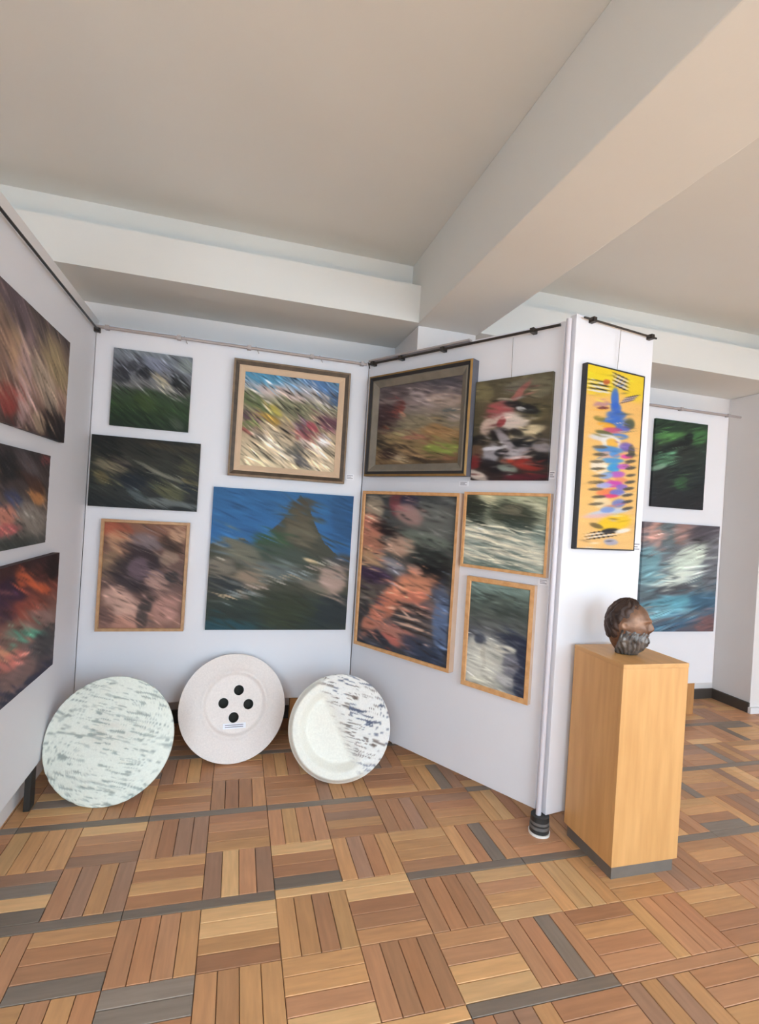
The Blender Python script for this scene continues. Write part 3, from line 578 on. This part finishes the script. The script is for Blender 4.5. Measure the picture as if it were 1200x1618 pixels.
# --- far right panel
ex = -2.55
painting(pE, (3.114 + ex, 3.627 + ex, 1.678, 2.37), dict(seed=91, ang=-16, strokes=200, len=.1, wid=.01, jit=.25, grad=[(0, (34, 56, 38)), (.4, (34, 46, 40)), (.7, (28, 34, 36)), (1, (22, 24, 30))], items=[
    (.3, .2, .32, .05, -14, (78, 128, 68)), (.82, .18, .2, .09, -20, (66, 116, 66)), (.25, .42, .22, .09, -20, (88, 136, 104)), (.12, .55, .14, .03, -15, (132, 164, 142)), (.32, .32, .42, .035, -15, (14, 16, 16)), (.65, .22, .08, .09, 0, (18, 22, 22)), (.62, .4, .25, .1, -10, (38, 44, 40)), (.55, .7, .13, .07, 0, (46, 84, 50)), (.15, .08, .15, .04, -10, (30, 44, 32))]),
    'dark green forest painting on the far right panel', .022)
painting(pE, (3.059 + ex, 3.809 + ex, .695, 1.555), dict(seed=101, ang=-13, strokes=240, len=.11, wid=.011, jit=.18, grad=[(0, (112, 100, 104)), (.3, (106, 110, 116)), (.6, (104, 124, 132)), (1, (84, 84, 96))], items=[
    (.15, .12, .1, .14, 0, (206, 156, 142)), (.33, .1, .1, .16, 0, (94, 110, 114)), (.52, .1, .14, .09, 0, (156, 122, 114)), (.78, .1, .22, .09, -15, (66, 62, 70)), (.62, .32, .28, .1, -26, (214, 228, 212)), (.48, .5, .34, .06, -12, (230, 238, 226)), (.92, .4, .1, .28, 0, (106, 108, 116)), (.12, .4, .14, .16, 0, (112, 156, 166)), (.5, .62, .3, .05, -5, (74, 74, 80)), (.4, .74, .45, .05, -8, (92, 154, 172)), (.3, .84, .38, .04, -10, (136, 200, 216)), (.85, .72, .2, .1, 0, (54, 88, 112)), (.5, .93, .5, .05, -12, (54, 94, 124)), (.87, .93, .14, .1, 0, (122, 86, 86)), (.03, .84, .08, .035, 0, (206, 150, 122))]),
    'teal and white painting of a figure in a pale dress on the far right panel', .026)

# --- left panel
cy = -1.45
painting(pC, (1.75 + cy, 2.80 + cy, 1.738, 2.223), dict(seed=111, ang=30, strokes=260, len=.16, wid=.014, jit=.2, grad=[(0, (78, 66, 66)), (.3, (136, 118, 100)), (.6, (160, 132, 118)), (.85, (110, 84, 78)), (1, (66, 50, 48))], items=[
    (.45, .12, .2, .14, 20, (96, 82, 90)), (.85, .3, .17, .2, 20, (164, 146, 112)), (.42, .45, .12, .12, 20, (186, 152, 122)), (.62, .42, .3, .04, 35, (60, 50, 48)), (.75, .58, .2, .13, 30, (184, 166, 148)), (.52, .62, .07, .4, 0, (184, 156, 154)), (.38, .82, .07, .12, 0, (146, 62, 58)), (.89, .9, .16, .14, 10, (20, 14, 16)), (.68, .88, .08, .1, 0, (176, 156, 132)), (.35, .62, .1, .05, 20, (80, 58, 50)), (.2, .5, .2, .3, 0, (130, 104, 92))]),
    'wide grey brown landscape with rocks, topmost on the left panel', .022)
painting(pC, (1.85 + cy, 2.63 + cy, 1.269, 1.66), dict(seed=121, ang=25, strokes=200, len=.11, wid=.013, jit=.2, grad=[(0, (56, 50, 52)), (.4, (72, 62, 60)), (.7, (118, 108, 102)), (1, (74, 76, 74))], items=[
    (.45, .2, .14, .14, 0, (28, 28, 30)), (.7, .15, .15, .1, 20, (86, 78, 82)), (.85, .44, .13, .1, 15, (188, 130, 78)), (.75, .33, .2, .06, 15, (70, 48, 42)), (.55, .52, .14, .07, 20, (56, 66, 100)), (.44, .68, .12, .14, 0, (196, 130, 112)), (.5, .8, .12, .06, 0, (182, 96, 98)), (.78, .7, .2, .14, 15, (140, 134, 126)), (.55, .94, .3, .06, 0, (56, 62, 60)), (.93, .06, .07, .06, 0, (124, 62, 62)), (.2, .5, .18, .3, 0, (110, 90, 84))]),
    'dark abstract with orange and pink patches, middle of the left panel', .022)
painting(pC, (1.80 + cy, 2.81 + cy, .662, 1.206), dict(seed=131, ang=22, strokes=220, len=.13, wid=.013, jit=.2, grad=[(0, (52, 32, 34)), (.3, (116, 62, 54)), (.5, (130, 100, 92)), (.8, (112, 88, 86)), (1, (50, 46, 58))], items=[
    (.45, .24, .16, .14, 0, (46, 28, 54)), (.7, .2, .2, .05, 20, (212, 102, 62)), (.66, .4, .2, .09, 15, (156, 78, 62)), (.82, .5, .2, .06, 15, (148, 120, 114)), (.92, .1, .12, .1, 0, (30, 20, 22)), (.7, .6, .25, .04, 14, (88, 166, 142)), (.42, .6, .14, .05, 14, (240, 168, 132)), (.5, .7, .17, .07, 10, (210, 124, 112)), (.87, .75, .2, .13, 0, (54, 56, 60)), (.6, .86, .2, .09, 0, (126, 100, 96)), (.6, .99, .5, .04, 0, (32, 32, 58)), (.2, .5, .18, .4, 0, (120, 80, 74))]),
    'dark red and orange abstract with a green streak, lowest on the left panel', .03)

# ------------------------------------------------------------------ label cards
def card(panel, x, z, w_, h_, label, off=0.0):
    o = empty('label_card'); o.matrix_world = panel_matrix(panel) @ Matrix.Translation((x, -.001 - off, z))
    tag(o, label, 'label', 'label cards beside the paintings')
    box('paper', (0, -.0025, 0), (w_, 0, h_), M['card'], o)
    vs, fs = [], []
    for i, f in enumerate((.72, .46, .22)):
        k = len(vs); vs += boxv((w_ * .12, -.0030, h_ * f), (w_ * (.85 - .2 * (i % 2)), -.0025, h_ * (f + .09))); fs += [tuple(a + k for a in q) for q in BOXF]
    mk('printed_lines', vs, fs, M['ink'], o)
    return o
card(pB, 1.303, 1.716, .03, .04, 'white label card right of the hat portrait')
card(pB, 1.282, 1.19, .05, .03, 'white label card below the surf seascape')
card(pD, .476, 1.376, .068, .052, 'white label card at the lower right of the yellow painting')
card(pB, .775, 1.674, .06, .028, 'white label card under the deep dark frame')
card(pA, 1.525, 1.70, .055, .036, 'white label card right of the beige framed hillside')

# ------------------------------------------------------------------ pedestal
px, py, pw, pd_, ph = 1.612, 1.80, .345, .325, .92
ped = empty('pedestal', (px, py, 0))
tag(ped, 'beech veneer pedestal on a grey plinth carrying the bronze head', 'pedestal')
box('plinth', (.012, .012, 0), (pw - .012, pd_ - .012, .058), M['plinth'], ped)
box('front_panel', (0, 0, .058), (pw, .018, ph - .019), M['beech'], ped, .0015)
box('back_panel', (0, pd_ - .018, .058), (pw, pd_, ph - .019), M['beech'], ped, .0015)
box('side_panel', (0, .018, .058), (.018, pd_ - .018, ph - .019), M['beech'], ped, .001)
box('side_panel', (pw - .018, .018, .058), (pw, pd_ - .018, ph - .019), M['beech'], ped, .001)
box('top_panel', (-.001, -.001, ph - .019), (pw + .001, pd_ + .001, ph), M['beech_top'], ped, .002)

# ------------------------------------------------------------------ bronze head
def head():
    root = empty('bronze_head', (px + .160, py + .17, ph + .001), R(-52)); root.scale = (.93, .93, .93)
    tag(root, 'bronze head of a bearded man turned right on the pedestal', 'sculpture')
    bm = bmesh.new(); bmesh.ops.create_icosphere(bm, subdivisions=6, radius=1.0)
    P = np.array([v.co[:] for v in bm.verts]); F = [[v.index for v in f.verts] for f in bm.faces]; bm.free()
    x, y, z = P.T
    g = lambda cx, cy, cz, s: np.exp(-(((x - cx) ** 2 + (y - cy) ** 2 + (z - cz) ** 2) / (2 * s * s)))
    def ga(cy, cz, sy, sz): return np.exp(-((y - cy) ** 2 / (2 * sy * sy) + (z - cz) ** 2 / (2 * sz * sz))) * (x > 0)
    # face relief (x is the direction the face looks, z up)
    r = np.ones(len(P))
    r += .17 * ga(0, -.04, .085, .12) + .06 * ga(0, .12, .07, .16)                   # nose and bridge
    r += .06 * (ga(.17, .03, .06, .05) * 0 + ga(.13, -.1, .05, .05) + ga(-.13, -.1, .05, .05)) # nostrils
    r += .075 * (ga(.26, .26, .2, .06) + ga(-.26, .26, .2, .06))                     # brow ridge
    r -= .085 * (ga(.3, .12, .13, .09) + ga(-.3, .12, .13, .09))                     # eye sockets
    r += .055 * (ga(.3, .11, .075, .05) + ga(-.3, .11, .075, .05))                   # eyeballs
    r += .05 * (ga(.48, -.08, .14, .12) + ga(-.48, -.08, .14, .12))                  # cheekbones
    r += .05 * ga(0, -.33, .17, .035) - .05 * ga(0, -.385, .18, .02) + .05 * ga(0, -.43, .13, .035)   # lips
    r += .05 * ga(0, .55, .4, .2)                                                    # forehead
    ear = g(-.05, .98, .02, .13) + g(-.05, -.98, .02, .13)
    r += .18 * ear - .10 * (g(.02, 1.0, .03, .06) + g(.02, -1.0, .03, .06))
    sx, sy, sz = .098, .076, .118
    cz = .142
    def place(rr):
        Q = P * rr[:, None]; Q = Q * np.array([sx, sy, sz])
        low = np.clip((-P[:, 2] - .45) / .55, 0, 1)                                  # neck: draw the underside in and flatten
        Q[:, 0] -= low * .012
        Q[:, 2] = np.maximum(Q[:, 2] + cz, 0.0)
        return Q
    neck = np.exp(-((x + .15) ** 2 + y ** 2) / .35) * np.clip(-z, 0, 1)
    Qh = place(r + .22 * neck)
    mk('head', Qh, F, M['bronze'], root, smooth=True)
    # hair: thick locks over the top and back; beard: full lower face with the mouth left open
    def fbm(f, sd): return vn(x * f + 40, y * f + 30 + z * 1.7 * f, sd) * .6 + vn(y * f * 2 + 50, z * f * 2 + 20 + x * f, sd + 1) * .4 - .5
    az = np.arctan2(y, x)
    def sub(Q, sel):
        used = sorted({i for f in sel for i in f}); mp = {a: b for b, a in enumerate(used)}
        return Q[used], [[mp[i] for i in f] for f in sel]
    def tuft(name, mask, thick, rough, extra, material):
        t = np.clip(mask, 0, 1); t = t * t * (3 - 2 * t)
        rr = r + .22 * neck + np.where(mask > 0, thick * t + rough * np.clip(mask * 3, 0, 1), -.03) + extra * t
        sel = [f for f in F if max(mask[i] for i in f) > -.05]
        v_, f_ = sub(place(rr), sel); mk(name, v_, f_, material, root, smooth=True)
    lock = np.sin(az * 15 + 4 * np.sin(z * 4) + 6 * fbm(3, 61)) * .028 + fbm(7, 63) * .05
    hm = (.55 * z - x * 1.0 + .05) * 2.0 + fbm(4, 65) * .55
    hm = np.where(z < -.5, hm - (-.5 - z) * 6, hm) - 1.3 * (g(.0, .98, .02, .17) + g(.0, -.98, .02, .17))
    tuft('hair', hm, .10, lock, 0, M['bronze_dark'])
    curl = np.sin(az * 24 + 2.5 * np.sin(z * 9) + 7 * fbm(4, 71)) * .045 + np.sin(z * 24 + 6 * fbm(5, 75)) * .015 + fbm(9, 73) * .05
    bk = (-.22 - z + .12 * np.clip(np.abs(y) - .45, 0, 1)) * 2.6 + fbm(4, 77) * .5
    bk = np.where(x > -.12, bk, bk - (-.12 - x) * 8) - 1.6 * ga(0, -.385, .13, .035) - 1.2 * ga(0, -.12, .12, .09)
    tuft('beard', bk, .15, curl, .14 * np.clip(-z - .3, 0, 1), M['bronze_grey'])
    return root
head()

# ------------------------------------------------------------------ ceramic discs leaning by the panels
def disc(name, Rr, prof_front, thick, colour, relief, parent, nr=56, nt=160):
    """disc in the xz plane facing -y, lowest point at the origin; prof_front(rho)->forward offset"""
    fs = []
    rho = np.linspace(0, 1, nr)[1:] ** .9; th = 2 * math.pi * np.arange(nt) / nt
    A_ = (rho[:, None] * np.cos(th)).ravel(); B_ = (rho[:, None] * np.sin(th)).ravel(); RR = np.repeat(rho, nt)
    V = [np.stack([Rr * A_, -prof_front(RR, A_, B_) - relief(A_, B_), Rr * B_ + Rr], -1)]; cols = [colour(A_, B_)]
    for k in range(nr - 2):
        for i in range(nt):
            j = (i + 1) % nt; fs.append((k * nt + i, k * nt + j, (k + 1) * nt + j, (k + 1) * nt + i))
    fs.append(tuple(range(nt - 1, -1, -1)))
    last = (nr - 2) * nt; k0 = last + nt
    ca, sa = np.cos(th), np.sin(th)
    for (f, yy) in ((1.0, -.3), (1.0, .2), (.97, .6), (.85, .9), (.55, 1.0)):      # rounded edge and back
        yv = np.full(nt, thick * yy) if yy > 0 else -prof_front(np.ones(nt), ca, sa) * .3
        V.append(np.stack([Rr * f * ca, yv, Rr * f * sa + Rr], -1)); cols.append(colour(.98 * ca, .98 * sa))
        for i in range(nt):
            j = (i + 1) % nt; fs.append((last + i, last + j, k0 + j, k0 + i))
        last = k0; k0 += nt
    vs = np.concatenate(V); cols = np.concatenate(cols)
    fs.append(tuple(last + i for i in range(nt)))
    o = mk(name, vs, fs, M['ceramic'], parent, smooth=True)
    bm = bmesh.new(); bm.from_mesh(o.data); bmesh.ops.recalc_face_normals(bm, faces=bm.faces[:]); bm.to_mesh(o.data); bm.free()
    at = o.data.attributes.new('paint', 'FLOAT_COLOR', 'POINT')
    c = np.concatenate([lin(np.array(cols)), np.ones((len(cols), 1))], 1); at.data.foreach_set('color', c.astype(np.float32).ravel())
    return o

def sm(e0, e1, v): t = np.clip((v - e0) / (e1 - e0), 0, 1); return t * t * (3 - 2 * t)
def n1(a, b, seed): return vn(np.asarray(a) + 40.0, np.asarray(b) + 40.0, seed)
def mixc(c0, c1_, k): return np.asarray(c0, float) * (1 - k[:, None]) + np.asarray(c1_, float) * k[:, None]
def marks(seed, sx, sy, ang):
    """scatter of short carved marks: returns f(a,b)->0..1"""
    c, s = math.cos(R(ang)), math.sin(R(ang))
    def f(a, b):
        p, q = a * c + b * s, -a * s + b * c
        m_ = n1(p * sx, q * sy, seed); return sm(.70, .84, m_)
    return f
# left: rough greenish white disc
d1 = empty('ceramic_disc', (-.552, 2.704, 0), R(-4), R(-22)); tag(d1, 'rough greenish white carved ceramic disc leaning beside the left panel', 'ceramic disc', 'ceramic discs on the floor')
mk1 = marks(201, 6.5, 46, -12); mk1b = marks(205, 7, 62, -14)
def c1(a, b):
    k = np.maximum(mk1(a, b) * .8, mk1b(a, b) * .42)
    cen = np.exp(-(((a - .02) / .45) ** 2 + ((b - .12) / .28) ** 2)) * .55 * n1(a * 6, b * 14, 209)
    base = mixc((232, 236, 226), (206, 196, 184), cen)
    return mixc(base, (150, 160, 154), k)
disc('disc', .30, lambda r, a, b: .022 - .014 * sm(.5, 1.0, r), .042, c1, lambda a, b: -.006 * mk1(a, b) - .003 * mk1b(a, b) + .004 * n1(a * 5, b * 18, 207), d1)
# middle: large button shape with four holes
d2 = empty('ceramic_button', (.052, 3.046, 0), R(4), R(-20)); tag(d2, 'smooth pinkish white button shaped ceramic disc with four round holes', 'ceramic disc', 'ceramic discs on the floor')
def p2(r, a, b):
    dd = np.hypot(a - .03, b - .06)
    return .034 - .012 * sm(.62, 1.0, r) - .013 * (1 - sm(.52, .60, dd)) + .006 * (1 - sm(.0, .5, np.abs(dd - .60) * 6))
o2 = disc('disc', .305, p2, .04, lambda a, b: np.tile(np.array([[236., 226, 221]]), (len(a), 1)), lambda a, b: .0008 * n1(a * 9, b * 9, 211), d2, 64, 180)
o2.data.materials.append(M['hole'])
def cut(o, holes, rad):
    cutters = []
    for (hx, hz) in holes:
        c = tube('hole_cutter', (hx, -.2, hz), (hx, .034, hz), rad, M['hole'], None, 24); cutters.append(c)
        c.parent = o.parent
        bm = bmesh.new(); bm.from_mesh(c.data); bmesh.ops.recalc_face_normals(bm, faces=bm.faces[:]); bm.to_mesh(c.data); bm.free()
        md = o.modifiers.new('hole', 'BOOLEAN'); md.object = c; md.operation = 'DIFFERENCE'; md.solver = 'EXACT'; md.material_mode = 'TRANSFER'
    bpy.context.view_layer.update()
    dg = bpy.context.evaluated_depsgraph_get(); me = bpy.data.meshes.new_from_object(o.evaluated_get(dg), preserve_all_data_layers=True, depsgraph=dg)
    o.modifiers.clear(); o.data = me
    for c in cutters: bpy.data.objects.remove(c)
q = .305 / 85
cut(o2, [(.305 * .05 + dx * q, .305 + .305 * .06 - dy * q) for dx, dy in ((4, -21), (-20, -2), (20, 2), (-3, 21))], .029)
lc = empty('label_card'); tag(lc, 'small bluish white label card stuck on the holed disc', 'label', 'label cards beside the paintings')
bpy.context.view_layer.update()
lc.matrix_world = d2.matrix_world @ Matrix.Translation((-.055, -.0228, .305 - .118))
box('paper', (0, -.002, 0), (.13, 0, .03), M['card'], lc)
vs, fs = [], []
for f in (.6, .25):
    k = len(vs); vs += boxv((.012, -.0026, .03 * f), (.115, -.002, .03 * (f + .12))); fs += [tuple(a + k for a in q_) for q_ in BOXF]
mk('printed_lines', vs, fs, M['ink'], lc)
# right: thick rimmed disc, half smooth and half carved
d3 = empty('ceramic_disc', (.612, 2.748, 0), R(-12), R(-17)); tag(d3, 'ceramic disc, smooth rim on its left and dark carved strokes right', 'ceramic disc', 'ceramic discs on the floor')
mk3 = marks(221, 5.5, 38, -10); mk3b = marks(226, 7, 52, -14)
def side3(a, b): return sm(-.12, .22, a + .55 * b - .02 * 0)
def c3(a, b):
    s_ = side3(a, b); k = np.maximum(mk3(a, b), .7 * mk3b(a, b)) * s_
    base = mixc((238, 236, 226), (232, 230, 226), s_)
    dark = np.where(n1(a * 3, b * 3, 229)[:, None] > .5, np.array([[92., 98, 118]]), np.array([[120., 108, 102]]))
    return mixc(base, dark, k)
def p3(r, a, b):
    s_ = side3(a, b)
    return (.012 + .05 * sm(.62, .80, r) * (1 - sm(.90, 1.0, r) * .8)) * (1 - s_) + (.034 - .012 * sm(.7, 1, r)) * s_
disc('disc', .285, p3, .05, c3, lambda a, b: side3(a, b) * (-.008 * mk3(a, b) - .004 * mk3b(a, b) + .008 * n1(a * 5, b * 20, 231)), d3)
tube('back_strut', (0, .05, .36), (0, .255, .078), .008, M['legwood'], d3)
